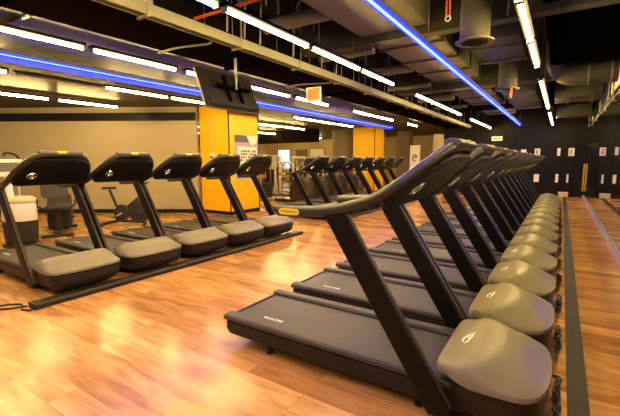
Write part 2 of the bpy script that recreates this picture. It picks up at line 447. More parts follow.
    for i in range(nn):
        q = min(i, nn - 1 - i) / 4
        R1.append(.028 + .006 * min(1, q / 6)); R2.append(.037 - .004 * min(1, max(0, q - 4) / 4))
    R1[0] = R1[-1] = .016; R2[0] = R2[-1] = .022
    bm = bmesh.new(); tube(bm, sp, R1, 14, ry=R2)
    arm = finish('handrail', bm, 'tm_arm', t, smooth=True, angle=60)
    for s in (-1, 1):
        bm = bmesh.new(); yo = .4585
        prism(bm, [(u - 1.545, v + 1.163) for u, v in rrect(.165, .042, .02)], yo, yo + .004, lambda u, v, d, s=s: (u, d * s, v))
        bd = finish('grip_badge', bm, 'yellow', arm)
        text('badge_lettering', 'TECHNOGYM', .021, frame((-1.545, s * (yo + .0045), 1.163), (-s, 0, 0), (0, 0, 1)), 'ink', bd, depth=.0004)
    # console shell: rounded slab between the arms
    o0 = Vector((-.935, 0, 1.245)); o1 = Vector((-.555, 0, 1.568)); ud = (o1 - o0); Ls = ud.length; ud.normalize(); nd = Vector((ud.z, 0, -ud.x))   # nd faces forward and down
    hw = [(.0, .34), (.012, .385), (.035, .415), (.08, .432), (.14, .430), (.2, .415), (.3, .382), (.38, .345), (.43, .308), (.465, .262), (.485, .20)]
    out = [(u, v) for v, u in hw] + [(-u, v) for v, u in hw[::-1]]
    bm = bmesh.new(); rings = []
    for d_, sc in ((-.02, .90), (-.012, .96), (.015, .99), (.034, 1.0), (.046, .985), (.052, .94), (.054, .6)):
        ring = []
        for u, v in out:
            p = o0 + ud * (.245 + (v - .245) * sc) + Vector((0, u * sc, 0)) + nd * d_; ring.append(bm.verts.new(p))
        rings.append(ring)
    m_ = len(out)
    for A, B in zip(rings, rings[1:]):
        for j in range(m_): bm.faces.new([A[j], A[(j + 1) % m_], B[(j + 1) % m_], B[j]])
    bm.faces.new(rings[0][::-1]); bm.faces.new(rings[-1])
    con = finish('console', bm, 'tm_panel', t, smooth=True, angle=40)
    bm = bmesh.new()
    def scr(u, v, d_): return o0 + ud * v + Vector((0, u, 0)) + nd * d_
    prism(bm, [(u, v + .25) for u, v in rrect(.56, .34, .03)], -.026, -.0195, scr); finish('screen', bm, 'glass_black', con)
    # ring emblem at the lower corner
    rc = scr(-.25, .20, .054)
    bm = bmesh.new(); e1 = Vector((0, 1, 0)); e2 = ud
    tube(bm, [rc + e1 * ((.048) * math.cos(q)) + e2 * (.048 * math.sin(q)) for q in [2 * PI * i / 20 for i in range(20)]], .009, 8, closed=True)
    rg = finish('ring_emblem', bm, 'chrome', con, smooth=True)
    bm = bmesh.new(); prism(bm, [(.024 * math.cos(2 * PI * i / 16), .024 * math.sin(2 * PI * i / 16)) for i in range(16)], -.012, .006, lambda u, v, d_: rc + e1 * u + e2 * v + nd * d_)
    finish('ring_center', bm, 'alu', rg)
    # cap along the top of the hoop with a yellow badge
    bm = bmesh.new(); prism(bm, [(-.605, 1.572), (-.525, 1.572), (-.505, 1.597), (-.523, 1.622), (-.57, 1.629), (-.61, 1.617)], -.235, .235, lambda u, v, d_: (u, d_, v))
    cap = finish('console_cap', bm, 'tm_cap', t, bevel=.008)
    bm = bmesh.new(); fz = frame((-.5125, 0, 1.6095), (0, 1, 0), (-.018, 0, .027))
    prism(bm, rrect(.10, .026, .008), 0, .004, lambda u, v, d_: fz @ Vector((u, v, d_))); cb = finish('cap_badge', bm, 'yellow', cap)
    f2 = fz.copy(); f2.translation = fz @ Vector((0, 0, .0045))
    text('badge_lettering', 'TECHNOGYM', .013, f2, 'ink', cb, depth=.0003)
    return t

TM = make_treadmill()
def place_tm(i, first=[True]):
    o = TM if first[0] else copy_tree(TM); first[0] = False; return o
NR = 14
RY0, RP = 2.50, .935
for k in range(NR):
    o = place_tm(k); o.location = (.035, RY0 + RP * k, 0)
    lab = ('black treadmill nearest the camera at the front of the right-hand row by the mirror' if k == 0 else
           'black treadmill at the far end of the right-hand row, before the black wall' if k == NR - 1 else
           'black treadmill in the right-hand row by the mirror, %s from the front' % ORD[k])
    tag(o, lab, 'treadmill', 'treadmills in the right-hand row')
LC = [2.06, 2.99, 3.92, 4.85, 5.78]
for k, yc in enumerate(LC):
    o = place_tm(k); o.location = (-4.47, yc + .16, 0)
    lab = ('black treadmill on the left rail, cut by the left edge of the photo' if k == 0 else
           'black treadmill at the far end of the left rail, before the orange pillar' if k == 4 else
           'black treadmill on the left floor rail, %s from the left edge' % ORD[k])
    tag(o, lab, 'treadmill', 'treadmills in the left-hand row')
for k in range(7):
    o = place_tm(k); o.location = (-4.62, 8.55 + .955 * k, 0)
    tag(o, 'distant black treadmill in the middle-distance row, %s counting from its near end' % ORD[k] if k < 6 else 'distant black treadmill at the far end of the middle-distance row', 'treadmill', 'treadmills in the middle-distance row')

def rail(y0, y1, x1, lab):
    t = thing('floor_rail', lab, 'floor rail', (x1, y0, 0))
    bm = bmesh.new(); prism(bm, [(-.15, .002), (0, .002), (0, .045), (-.03, .06), (-.15, .06)], 0, y1 - y0, lambda u, v, d_: (u, d_, v)); finish('rail_body', bm, 'tm_body', t, bevel=.006)
    for s in (0, y1 - y0):
        bm = bmesh.new(); box(bm, (-.155, s - .008, .001), (.004, s + .008, .063)); finish('end_cap', bm, 'mach_dark', t, bevel=.003)
rail(1.58, 6.38, -4.375, 'long black floor rail under the noses of the left treadmills')
rail(8.05, 14.85, -4.53, 'distant black floor rail under the noses of the middle-distance treadmills')

# cables on the floor
def cable(name, pts, r, lab, grp=None):
    bm = bmesh.new(); tube(bm, smooth_path(pts, 5), r, 6); tag(finish(name, bm, 'cable', smooth=True), lab, 'cable', grp)
for k in range(NR):
    y0 = RY0 + RP * k; rnd = random.Random(40 + k); P = [(.052, y0 - .14, .06), (.056, y0 - .08, .03), (.054, y0 + .0, .012)]
    for q in range(22): P.append((.066 + .024 * math.sin(q * 2.3 + k) + rnd.uniform(-.004, .004), y0 + .02 + .019 * q + .075 * math.sin(q * 1.9 + k), .010 + .014 * (q % 3) + .02 * rnd.random()))
    P.append((.085, y0 + .46, .010))
    cable('power_cable', P, .0065, 'tangled black floor cable at the hood of the %s treadmill in the right row' % ORD[k] if k else 'tangled black power cable on the floor beside the nearest treadmill hood', 'power cables beside the dark floor strip')
cable('power_cable', [(-4.50, 1.55, .03), (-4.62, 1.45, .012), (-4.74, 1.35, .010), (-4.80, 1.44, .010), (-4.66, 1.56, .012), (-4.50, 1.50, .012), (-4.40, 1.55, .012), (-4.47, 1.60, .07)], .009, 'looped black cable on the wood floor at the near end of the left rail')

# ------------------------------------------------------------------ tube lights
TZ = 2.90
def tube_light(x, y0, y1, lab, grp):
    t = thing('tube_light', lab, 'tube light', (x, y0, TZ), 0, grp); Lx = y1 - y0
    bm = bmesh.new(); box(bm, (-.052, 0, .023), (.052, Lx, .055)); finish('housing', bm, 'fixture', t)
    bm = bmesh.new(); tube(bm, [(0, .02, 0), (0, Lx - .02, 0)], .022, 10); finish('diffuser', bm, 'tube', t, smooth=True)
    for s in (.012, Lx - .012):
        bm = bmesh.new(); box(bm, (-.034, s - .012, -.028), (.034, s + .012, .056)); finish('end_cap', bm, 'steel', t)
    top = LZ if x < -4.7 else HZ
    for s in (.2, Lx - .2):
        bm = bmesh.new(); tube(bm, [(0, s, .055), (0, s, top - TZ)], .004, 5); finish('hanger_wire', bm, 'steel', t)
LINES = {
    'R': (-.405, [(-2.4, -1.0), (-.95, .45), (1.1, 2.52), (2.57, 3.97), (4.0, 5.36), (5.40, 6.84), (7.98, 9.4), (9.45, 10.9), (10.95, 12.4), (13.45, 14.9), (14.95, 16.4), (16.45, 18.2)], 'over the right-hand treadmill row'),
    'M': (-2.71, [(-1.6, -.2), (-.15, 1.2), (1.25, 2.60), (2.68, 4.08), (4.15, 5.51), (5.56, 6.93), (8.2, 9.6), (9.65, 11.05), (11.1, 12.6), (14.03, 15.5), (15.55, 17.0), (17.05, 18.5)], 'beside the grey cable tray'),
    'A': (-5.06, [(-.2, 1.2), (1.24, 2.60), (2.68, 3.96), (4.12, 5.5), (5.55, 6.9), (7.1, 8.54), (9.9, 11.34), (11.42, 12.99), (14.5, 15.7)], 'above the left treadmill row'),
    'B': (-7.36, [(-.2, 1.1), (1.2, 2.58), (4.10, 5.5), (5.56, 6.95), (10.2, 11.6), (11.65, 13.0), (13.05, 14.45)], 'just behind the left blue strip'),
    'C': (-9.75, [(1.2, 2.6), (2.65, 4.15), (4.32, 5.75), (9.9, 11.3), (11.35, 12.8), (12.85, 14.4), (19, 20.4)], 'nearest the beige wall'),
    'D': (-12.6, [(9, 10.4), (10.5, 12), (14, 15.4), (15.5, 17), (19, 20.5)], 'over the distant exercise machines'),
    'E': (-15.4, [(11, 12.4), (12.5, 13.9), (15, 16.4), (16.5, 17.9), (20, 21.4), (21.5, 22.9)], 'farthest left over the distant floor'),
}
for key, (x, sg, where) in LINES.items():
    for i, (y0, y1) in enumerate(sg):
        tube_light(x, y0, y1, 'warm tube light %s, %s from far end' % (where, ORD[len(sg) - 1 - i]), 'tube lights ' + where)
# one unlit tube of the B line
t = thing('tube_light', 'unlit grey tube light on the low ceiling between two lit tubes at left', 'tube light', (-7.36, 2.66, TZ))
bm = bmesh.new(); box(bm, (-.03, 0, .018), (.03, 1.4, .055)); finish('housing', bm, 'steel', t)
bm = bmesh.new(); tube(bm, [(0, .02, 0), (0, 1.38, 0)], .024, 10); finish('diffuser', bm, 'alu', t, smooth=True)
for q in (.2, 1.2):
    bm = bmesh.new(); tube(bm, [(0, q, .055), (0, q, LZ - TZ)], .004, 5); finish('hanger_wire', bm, 'steel', t)

def strip(x, y0, y1, z, lab, w=.05, board=False):
    t = thing('led_strip', lab, 'led strip', (x, y0, z)); Lx = y1 - y0
    bm = bmesh.new(); box(bm, (-w, 0, .012), (w, Lx, .05)); finish('housing', bm, 'duct_dark', t)
    bm = bmesh.new(); box(bm, (-w * .8, .01, -.004), (w * .8, Lx - .01, .011)); finish('diffuser', bm, 'blue_soft' if board else 'blue', t)
    bm = bmesh.new(); box(bm, (-.016, .012, -.010), (.016, Lx - .012, -.0045)); finish('bright_line', bm, 'blue_core', t)
    if board:
        bm = bmesh.new(); box(bm, (-w - .03, 0, -.085), (-w - .012, Lx, .09)); finish('glow_board', bm, 'blue_glow_board', t)  # added board, coloured as the blue glow beside the strip
    k = 1.0
    while k < Lx:
        bm = bmesh.new(); tube(bm, [(0, k, .05), (0, k, (LZ if x < -4.7 else HZ) - z)], .005, 5); finish('hanger_wire', bm, 'steel', t); k += 2.5
strip(-1.50, -1.0, 17.66, TZ, 'long blue LED strip running along the high ceiling over the gym floor')
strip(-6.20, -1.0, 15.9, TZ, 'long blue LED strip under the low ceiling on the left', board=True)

# ------------------------------------------------------------------ ceiling services
def duct(name, lo, hi, m, lab, cat='duct', grp=None, flange=0, axis=1, fm='duct_dark', bevel=.01, hang=True):
    o = Vector(((lo[0] + hi[0]) / 2, lo[1], lo[2])); t = thing(name, lab, cat, o, 0, grp)
    l2 = Vector(lo) - o; h2 = Vector(hi) - o
    bm = bmesh.new(); box(bm, l2, h2); finish('duct_body', bm, m, t, bevel=bevel)
    if flange:
        p = l2[axis] + flange * .5
        while p < h2[axis] - .03:
            a_ = l2 - Vector((.025, .025, .025)); b_ = h2 + Vector((.025, .025, .025)); a_[axis] = p; b_[axis] = p + .06
            bm = bmesh.new(); box(bm, a_, b_); finish('flange', bm, fm, t); p += flange
    if hang and hi[2] < HZ - .06 and cat == 'duct':
        q = l2.y + .25
        while q < h2.y - .1:
            for sx in (l2.x + .06, h2.x - .06):
                bm = bmesh.new(); tube(bm, [(sx, q, h2.z), (sx, q, HZ - lo[2])], .008, 6); finish('hanger_rod', bm, 'steel', t)
            q += 1.7
    return t
duct('air_duct', (-4.55, -3, 2.96), (-3.72, 18.5, 3.09), 'black_duct', 'long black duct running along the ceiling left of the cable tray', flange=3.0, fm='black')
duct('air_duct', (-2.62, -2.5, 3.32), (-1.62, 5.38, 3.75), 'duct', 'wide pale grey duct above the blue strip, nearest the camera')
duct('air_duct', (-2.66, 5.68, 3.34), (-1.66, 9.6, 3.75), 'duct', 'wide pale grey duct above the blue strip, with dark flanges', flange=1.05)
duct('air_duct', (-2.66, 10.3, 3.34), (-1.66, 14.17, 3.75), 'duct', 'wide pale grey duct above the blue strip, third section from the camera', flange=1.3)
duct('air_duct', (-2.66, 14.58, 3.34), (-1.66, 17.4, 3.75), 'duct', 'wide pale grey duct above the blue strip, farthest section', flange=1.3)
duct('cross_beam', (-3.70, 5.42, 3.22), (MX, 5.62, 4.1), 'duct_dark', 'dark cross beam over the gym floor just beyond the nearest pale duct', 'beam')
duct('cross_beam', (-3.70, 9.75, 3.2), (MX, 10.1, 4.1), 'duct_dark', 'dark cross beam beyond the pale duct with flanges', 'beam')
duct('cross_beam', (-3.70, 14.2, 3.2), (MX, 14.55, 4.1), 'black_duct', 'dark cross beam nearest the far wall', 'beam')
duct('black_soffit', (-.30, -3, 3.30), (MX - .02, 5.40, 4.1), 'black', 'big black boxed duct at the top right above the mirror, nearest the camera')
duct('black_soffit', (-.30, 5.64, 3.30), (MX - .02, 8.9, 4.1), 'black', 'big black boxed duct above the mirror, beyond the first cross beam')
duct('air_duct', (-.25, 11.2, 2.98), (MX - .12, 12.2, 3.4), 'duct_dark', 'short grey duct box near the mirror, under the far ceiling', flange=.5, axis=0)
duct('air_duct', (-.25, 15.0, 2.92), (MX - .12, 15.8, 3.3), 'duct_dark', 'grey duct box closest to the far wall above the mirror')
duct('air_duct', (-1.32, 6.3, 3.25), (-.62, 7.9, 3.8), 'duct_dark', 'dark grey duct section between the two round ceiling vents', flange=.9)
duct('air_duct', (-1.32, 10.4, 3.1), (-.62, 14.0, 3.6), 'duct_dark', 'dark grey duct behind the smaller round ceiling vent', flange=1.2)
# duct with a round elbow
t = thing('elbow_duct', 'grey round duct with an elbow bend beneath the black boxed ceiling duct', 'duct', (.12, 9.35, 3.16))
bm = bmesh.new(); pts = [(-.32, 0, .938)] + [(-.32 + .32 * (1 - math.cos(q)), 0, .32 - .32 * math.sin(q)) for q in [i * PI / 16 for i in range(9)]] + [(.69, 0, 0)]
tube(bm, pts, .20, 20); finish('duct_body', bm, 'duct_dark', t, smooth=True)
for q in (.2, .55):
    bm = bmesh.new(); lathe(bm, [(.205, -.015), (.215, -.015), (.215, .015), (.205, .015)], 24, (q, 0, 0), 'X', close=False); finish('band', bm, 'steel', t)
# pale cross pipes between tray and duct
for i, (y_, z_, r_, m_) in enumerate([(4.5, 3.42, .10, 'duct'), (6.0, 3.30, .07, 'steel'), (8.0, 3.42, .10, 'duct'), (9.2, 3.25, .05, 'steel'), (11.6, 3.3, .09, 'duct'), (13.4, 3.25, .05, 'steel')]):
    bm = bmesh.new(); tube(bm, [(-3.71, y_, z_), (-2.69 if y_ > 5.3 else -2.625, y_, z_)], r_, 14)
    tag(finish('cross_pipe', bm, m_, smooth=True), 'pale pipe crossing from the cable tray to the wide duct, %s from the camera' % ORD[i], 'pipe', 'pipes crossing over the cable tray')
bm = bmesh.new(); tube(bm, [(-3.71, 3.2, 3.16), (-1.64, 3.2, 3.16)], .018, 10)
tag(finish('sprinkler_pipe', bm, 'red', smooth=True), 'thin red sprinkler pipe crossing behind the tube light at the top', 'pipe')
bm = bmesh.new(); tube(bm, [(-4.72, 1.9, 3.02), (-6.0, 1.9, 3.02)], .02, 8); tag(finish('conduit', bm, 'steel', smooth=True), 'thin conduit on the low ceiling at the far left', 'pipe')
# cable tray
t = thing('cable_tray', 'long pale steel cable tray hanging on rods beside the black duct', 'cable tray', (-3.52, 0, 2.92))
for s in (-.06, .04):
    bm = bmesh.new(); prism(bm, [(s, 0), (s + .02, 0), (s + .02, .11), (s, .11)], -2.5, 18.3, lambda u, v, d_: (u, d_, v)); finish('side_channel', bm, 'steel', t)
bm = bmesh.new(); box(bm, (-.04, -2.5, .012), (.04, 18.3, .02)); finish('tray_bed', bm, 'steel', t)
bm = bmesh.new()
for s in range(6): tube(bm, smooth_path([(-.03 + .012 * s + .002 * math.sin(q * 2 + s), -2.4 + q, .027) for q in range(0, 21, 2)], 2), .005, 6)
finish('tray_cables', bm, 'cable', t)
yy = -1.5
while yy < 18:
    for s in (-.075, .08):
        bm = bmesh.new(); tube(bm, [(s, yy, -.03), (s, yy, HZ - 2.92)], .005, 6); finish('hanger_rod', bm, 'steel', t)
    bm = bmesh.new(); box(bm, (-.09, yy - .015, -.025), (.09, yy + .015, -.002)); finish('cross_bar', bm, 'steel', t); yy += 1.3
# vertical conduits above the tray
for i, (yy, dx) in enumerate([(3.45, 0), (3.75, .05), (4.05, 0), (4.8, .05), (5.6, 0), (6.1, .05)]):
    bm = bmesh.new(); tube(bm, smooth_path([(-3.44, yy, 3.035), (-3.42, yy, 3.4), (-3.38, yy, 3.7), (-3.25 + dx, yy, 3.85), (-3.15 + dx, yy, 3.7), (-3.13 + dx, yy, 3.35)], 4), .012, 6)
    tag(finish('conduit', bm, 'steel', smooth=True), 'thin bent conduit rising from the cable tray, %s from the camera' % ORD[i], 'pipe', 'conduits above the cable tray')
# angled brace pipes under the black duct
for i, yy in enumerate([3.35, 6.2]):
    bm = bmesh.new(); tube(bm, smooth_path([(-3.60, yy, 2.93), (-3.7, yy + .02, 2.915), (-4.2, yy - .02, 2.944), (-4.62, yy, 2.944)], 3), .014, 6)
    tag(finish('conduit', bm, 'steel', smooth=True), 'thin conduit crossing beneath the black duct, %s' % ('nearest the hanging television' if i == 0 else 'beyond the hanging sign'), 'pipe')

def vent(x, y_, zb, r, lab):
    t = thing('ceiling_vent', lab, 'ceiling vent', (x, y_, zb))
    bm = bmesh.new(); lathe(bm, [(r * .86, .03), (r * .86, HZ - zb)], 32, close=False); finish('vent_body', bm, 'vent', t, smooth=True)
    bm = bmesh.new(); lathe(bm, [(r * .80, .02), (r * .86, -.005), (r * 1.1, 0), (r * 1.12, .012), (r * .86, .035), (r * .80, .02)], 32, close=False); finish('vent_rim', bm, 'duct', t, smooth=True)
    bm = bmesh.new()
    for k in range(1, 6): lathe(bm, [(r * .14 * k, .02), (r * .14 * k + .012, .005), (r * .14 * k + .02, .03)], 28, close=False)
    finish('diffuser_rings', bm, 'duct_dark', t)
    bm = bmesh.new(); lathe(bm, [(r * .83, .10), (r * .83, .11)], 28); finish('vent_core', bm, 'black', t)
vent(-.97, 5.08, 2.90, .195, 'large grey cylindrical ceiling vent right of the blue strip, nearer one')
vent(-1.02, 8.85, 2.92, .20, 'grey cylindrical ceiling vent farther along the blue strip')
t = thing('alarm_cable', 'pair of orange cables hanging with a white ring left of the nearer round vent', 'cable', (-1.27, 5.0, 3.18))
for s in (-.02, .02):
    bm = bmesh.new(); tube(bm, [(s, 0, .06), (s, 0, HZ - 3.18)], .011, 8); finish('cable', bm, 'orange_cable', t, smooth=True)
bm = bmesh.new(); tube(bm, [(.03 * math.cos(2 * PI * i / 14), 0, .03 + .03 * math.sin(2 * PI * i / 14)) for i in range(14)], .009, 8, closed=True); finish('ring', bm, 'paper', t, smooth=True)
bm = bmesh.new(); tube(bm, [(-.93, 8.66, 2.72), (-.93, 8.66, 2.921)], .02, 8); tag(finish('alarm_cable', bm, 'orange_cable', smooth=True), 'short orange cable end hanging below the farther round vent', 'cable')
bm = bmesh.new(); tube(bm, smooth_path([(-.62, 5.0, 3.12), (-.61, 5.0, 3.4), (-.68, 5.0, 3.65), (-.75, 5.0, 4.1)], 4), .012, 6); tag(finish('conduit', bm, 'steel', smooth=True), 'thin bent conduit hanging right of the nearer round vent', 'pipe')

# trapeze hangers and cream duct above the mirror
for i, yy in enumerate([9.8, 10.7, 12.9, 15.7, 18.0]):
    t = thing('wall_bracket', 'pale steel bracket standing above the mirror, %s from the camera' % ORD[i], 'bracket', (MX - .04, yy, 2.765), 0, 'brackets above the mirror')
    bm = bmesh.new(); tube(bm, smooth_path([(0, 0, 0), (0, 0, .55), (-.02, 0, .68), (-.10, 0, .72)], 4), .025, 8); finish('post', bm, 'steel', t, smooth=True)
    bm = bmesh.new(); box(bm, (-.06, -.05, 0), (.03, .05, .015)); finish('foot_plate', bm, 'steel', t)
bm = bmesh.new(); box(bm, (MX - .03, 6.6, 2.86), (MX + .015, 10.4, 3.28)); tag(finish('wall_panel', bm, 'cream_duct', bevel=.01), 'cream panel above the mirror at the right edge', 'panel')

# ------------------------------------------------------------------ hanging television (back towards the camera)
t = thing('television', 'black television seen from behind, hanging tilted before the orange pillar', 'television', (-4.10, 4.13, 2.50))
tilt = Matrix.Rotation(math.radians(-21), 4, 'Y')
def tv(u, v, d_): return tilt @ Vector((d_, u, v))
bm = bmesh.new(); prism(bm, rrect(1.09, .58, .02), -.03, 0, tv); finish('television_frame', bm, 'steel', t)
bm = bmesh.new(); rings = []
for d_, s in ((.0005, .985), (.02, .97), (.04, .90)):
    rings.append([bm.verts.new(tv(u * s, v * s, d_)) for u, v in rrect(1.09, .58, .03)])
for A, B in zip(rings, rings[1:]):
    for j in range(len(A)): bm.faces.new([A[j], A[(j + 1) % len(A)], B[(j + 1) % len(A)], B[j]])
bm.faces.new(rings[-1]); bm.faces.new(rings[0][::-1])
finish('back_shell', bm, 'tv_back', t)
bm = bmesh.new(); prism(bm, [(-.5, -.255), (.5, -.255), (.49, -.15), (.2, -.12), (-.2, -.12), (-.49, -.15)], .041, .062, tv); finish('lower_bulge', bm, 'tv_back', t, bevel=.008)
bm = bmesh.new(); prism(bm, rrect(1.05, .54, .01), -.034, -.0305, tv); finish('screen', bm, 'glass_black', t)
for u0 in (-.12, .12):
    bm = bmesh.new(); prism(bm, [(u0 - .025, -.2), (u0 + .025, -.2), (u0 + .025, .2), (u0 - .025, .2)], .0645, .09, tv); finish('mount_rail', bm, 'black', t, bevel=.004)
bm = bmesh.new(); prism(bm, [(-.33, -.02), (.33, -.02), (.33, .03), (-.33, .03)], .092, .115, tv); finish('mount_bar', bm, 'black', t)
for u0 in (-.27, .27):
    bm = bmesh.new(); tube(bm, [tv(u0 + .06 * math.cos(2 * PI * i / 12), .07 + .05 * math.sin(2 * PI * i / 12), .08) for i in range(12)], .013, 6, closed=True); finish('cable_loop', bm, 'cable', t)
bm = bmesh.new(); tube(bm, [(.11, .02, 0.02), (.11, .02, .459)], .02, 10); finish('mount_pole', bm, 'steel', t, smooth=True)

# lit square sign under the duct
t = thing('hanging_sign', 'small square orange lit sign hanging under the black ceiling duct', 'sign', (-4.18, 6.5, 2.80))
bm = bmesh.new(); box(bm, (-.165, 0, -.14), (.165, .03, .14)); finish('sign_frame', bm, 'paper', t, bevel=.004)
bm = bmesh.new(); box(bm, (-.14, -.004, -.115), (.14, -.0005, .115)); face = finish('sign_face', bm, 'sign', t)
bm = bmesh.new(); tube(bm, [(-.03 + .045 * math.cos(2 * PI * i / 16), -.008, .0 + .055 * math.sin(2 * PI * i / 16)) for i in range(16)], .006, 6, closed=True); finish('pictogram', bm, 'orange_cable', face)
for s in (-.12, .12):
    bm = bmesh.new(); tube(bm, [(s, .015, .14), (s, .015, .1598)], .004, 5); finish('hanger_wire', bm, 'steel', t)
# pinkish sign near the far wall
t = thing('wall_sign', 'small pinkish white rectangular sign high on the black far wall', 'sign', (-2.465, FY - .05, 2.45))
bm = bmesh.new(); box(bm, (-.215, -.02, -.095), (.215, .018, .095)); finish('sign_board', bm, 'paper', t, bevel=.004)
for x0, x1 in ((-.13, -.04), (-.02, .05), (.07, .13)):
    bm = bmesh.new(); box(bm, (x0, -.026, -.03), (x1, -.0205, .02)); finish('sign_mark', bm, 'red', t)

# posters and plates on the far wall
def notice(x0, x1, z0, z1, m, lab, grid=False, nm='notice', cat='notice'):
    t = thing(nm, lab, cat, ((x0 + x1) / 2, FY - .03, (z0 + z1) / 2)); w = (x1 - x0) / 2; h = (z1 - z0) / 2
    bm = bmesh.new(); box(bm, (-w, -.012, -h), (w, 0, h)); finish('sheet', bm, m, t)
    if grid:
        for q in range(4):
            bm = bmesh.new(); z = h * (.5 - .35 * q); box(bm, (-w * .6, -.015, z - .015), (w * (.3 + .1 * (q % 3)), -.0125, z + .015)); finish('printed_line', bm, 'paper_grey', t)
notice(-.185, -.075, 1.68, 1.99, 'paper', 'narrow white notice in the upper line on the black far wall')
notice(.20, .40, 1.66, 1.98, 'paper', 'white printed notice on the far wall, left of the yellow plate', True)
notice(.64, .80, 1.46, 1.76, 'brass', 'yellow square plate on the far wall above the dark door', False, 'wall_plate', 'plate')
notice(-.99, -.79, 1.72, 1.98, 'paper', 'white printed notice on the far wall behind the treadmill consoles', True)
notice(-1.50, -1.30, 1.78, 1.95, 'paper', 'small white notice on the far wall, leftmost above the consoles')
notice(-.96, -.77, .58, .91, 'paper', 'white notice low on the far wall beside the treadmill uprights')
notice(-.185, -.085, .58, .92, 'paper', 'narrow white notice in the lower line on the black far wall')
notice(.20, .265, .58, .92, 'paper', 'very narrow white notice low on the far wall beside the dark door')
t = thing('floor_box', 'low white box on the floor against the far wall at the end of the strip', 'box', (.12, FY - .17, 0))
bm = bmesh.new(); box(bm, (-.16, -.12, .012), (.17, .12, .17)); finish('box_body', bm, 'mach_cream', t, bevel=.01)
bm = bmesh.new(); box(bm, (-.17, -.13, .171), (.18, .13, .19)); finish('box_lid', bm, 'paper', t, bevel=.005)

# pillar fittings
px = -8.80 + 1.17 + .004
t = thing('timetable_poster', 'lilac timetable poster with a grid and dark header on the orange pillar', 'poster', (px, 8.28, 1.61))
bm = bmesh.new(); box(bm, (0, -.48, -.62), (.012, .48, .62)); finish('sheet', bm, 'paper_lilac', t)
bm = bmesh.new(); box(bm, (.0125, -.48, .42), (.015, .48, .62)); finish('header', bm, 'paper_grey', t)
bm = bmesh.new(); prism(bm, [(.0, .62), (.48, .62), (.44, .44), (.26, .33), (.12, .42)], .0155, .018, lambda u, v, d_: (d_, u, v)); finish('header_swoosh', bm, 'paper', t)
bm = bmesh.new(); box(bm, (.0125, -.36, -.18), (.014, .44, .30)); pnl = finish('grid_panel', bm, 'paper', t)
for r_ in range(4):
    for c_ in range(7):
        bm = bmesh.new(); y0 = -.24 + c_ * .095; z0 = .14 - .085 * r_
        box(bm, (.0145, y0, z0), (.016, y0 + .07, z0 + .062)); finish('grid_cell', bm, 'yellow' if (r_ + c_) % 5 == 4 else 'paper_grey', pnl)
bm = bmesh.new(); box(bm, (.0125, -.40, -.42), (.015, .30, -.30)); finish('footer', bm, 'paper_grey', t)
t = thing('wall_dispenser', 'small white and grey box fixed to the left face of the orange pillar', 'box', (-8.27, 7.596, 1.64))
bm = bmesh.new(); box(bm, (-.10, -.05, -.09), (.10, 0, .09)); finish('box_body', bm, 'mach_white', t, bevel=.012)
bm = bmesh.new(); box(bm, (-.07, -.056, -.06), (.07, -.0505, 0)); finish('box_window', bm, 'paper_grey', t)
t = thing('pillar_lettering', 'faint pale vertical lettering on the left face of the orange pillar', 'lettering', (-8.28, 7.594, 2.26))
for i in range(9):
    bm = bmesh.new(); z = .40 - .095 * i; w = .045 if i % 3 else .07
    tube(bm, [(w * math.cos(q), 0, z + .034 * math.sin(q)) for q in [PI * (.2 + 1.6 * j / 8) + (PI if i % 2 else 0) for j in range(9)]], .008, 5); finish('letter', bm, 'mach_cream', t)
# white banner far away
t = thing('roll_up_banner', 'white roll-up banner with a black swirl mark standing in the distance', 'banner', (-5.85, 18.0, 0))
bm = bmesh.new(); box(bm, (-.24, -.006, .08), (.24, .006, 2.22)); finish('banner_sheet', bm, 'paper', t)
bm = bmesh.new(); box(bm, (-.27, -.08, 0), (.27, .08, .075)); finish('banner_base', bm, 'mach_silver', t, bevel=.01)
bm = bmesh.new(); tube(bm, [(.0 + .10 * math.cos(q) * (1 + .1 * q / 6), -.018, 1.62 + .15 * math.sin(q)) for q in [i * .4 for i in range(14)]], .02, 6)
tube(bm, [(-.02, -.018, 1.60), (.03, -.018, 1.66), (.02, -.018, 1.70)], .02, 6); finish('swirl_mark', bm, 'ink', t)

# ------------------------------------------------------------------ machines by the beige wall
def rbox(bm, lo, hi, m=None): box(bm, lo, hi, m)
# white cross machine with cream seat
t = thing('exercise_machine', 'white rounded exercise machine with cream seat top and black handle at the left edge', 'exercise machine', (-8.11, 2.82, 0), math.radians(20))
bm = bmesh.new(); lathe(bm, [(.24, .05), (.275, .10), (.29, .40), (.285, .46)], 32, sy=.85); finish('base_shell', bm, 'mach_dark', t, smooth=True, angle=40)
bm = bmesh.new(); lathe(bm, [(.282, .462), (.29, .50), (.275, .74), (.26, .78)], 32, sy=.85); finish('white_shell', bm, 'mach_white', t, smooth=True, angle=40)
bm = bmesh.new(); lathe(bm, [(.27, .781), (.285, .80), (.275, .86), (.22, .885), (.05, .892)], 32, sy=.85); finish('seat_pad', bm, 'mach_cream', t, smooth=True, angle=60)
bm = bmesh.new(); lathe(bm, [(.32, 0), (.32, .03), (.26, .05)], 32, sy=.85); finish('floor_plate', bm, 'mach_dark', t)
bm = bmesh.new(); tube(bm, smooth_path([(-.05, -.10, .86), (-.06, -.11, 1.1), (-.05, -.12, 1.27)], 4), .06, 12); finish('mast', bm, 'mach_white', t, smooth=True)
bm = bmesh.new(); prism(bm, rrect(.62, .30, .08), -.06, .06, lambda u, v, d_: (-.05 + d_, -.12 + u, 1.40 + v)); finish('console', bm, 'mach_white', t, bevel=.02, segs=3)
bm = bmesh.new(); prism(bm, rrect(.40, .16, .03), .0605, .064, lambda u, v, d_: (-.05 + d_, -.12 + u, 1.41 + v)); finish('screen', bm, 'paper_grey', t)
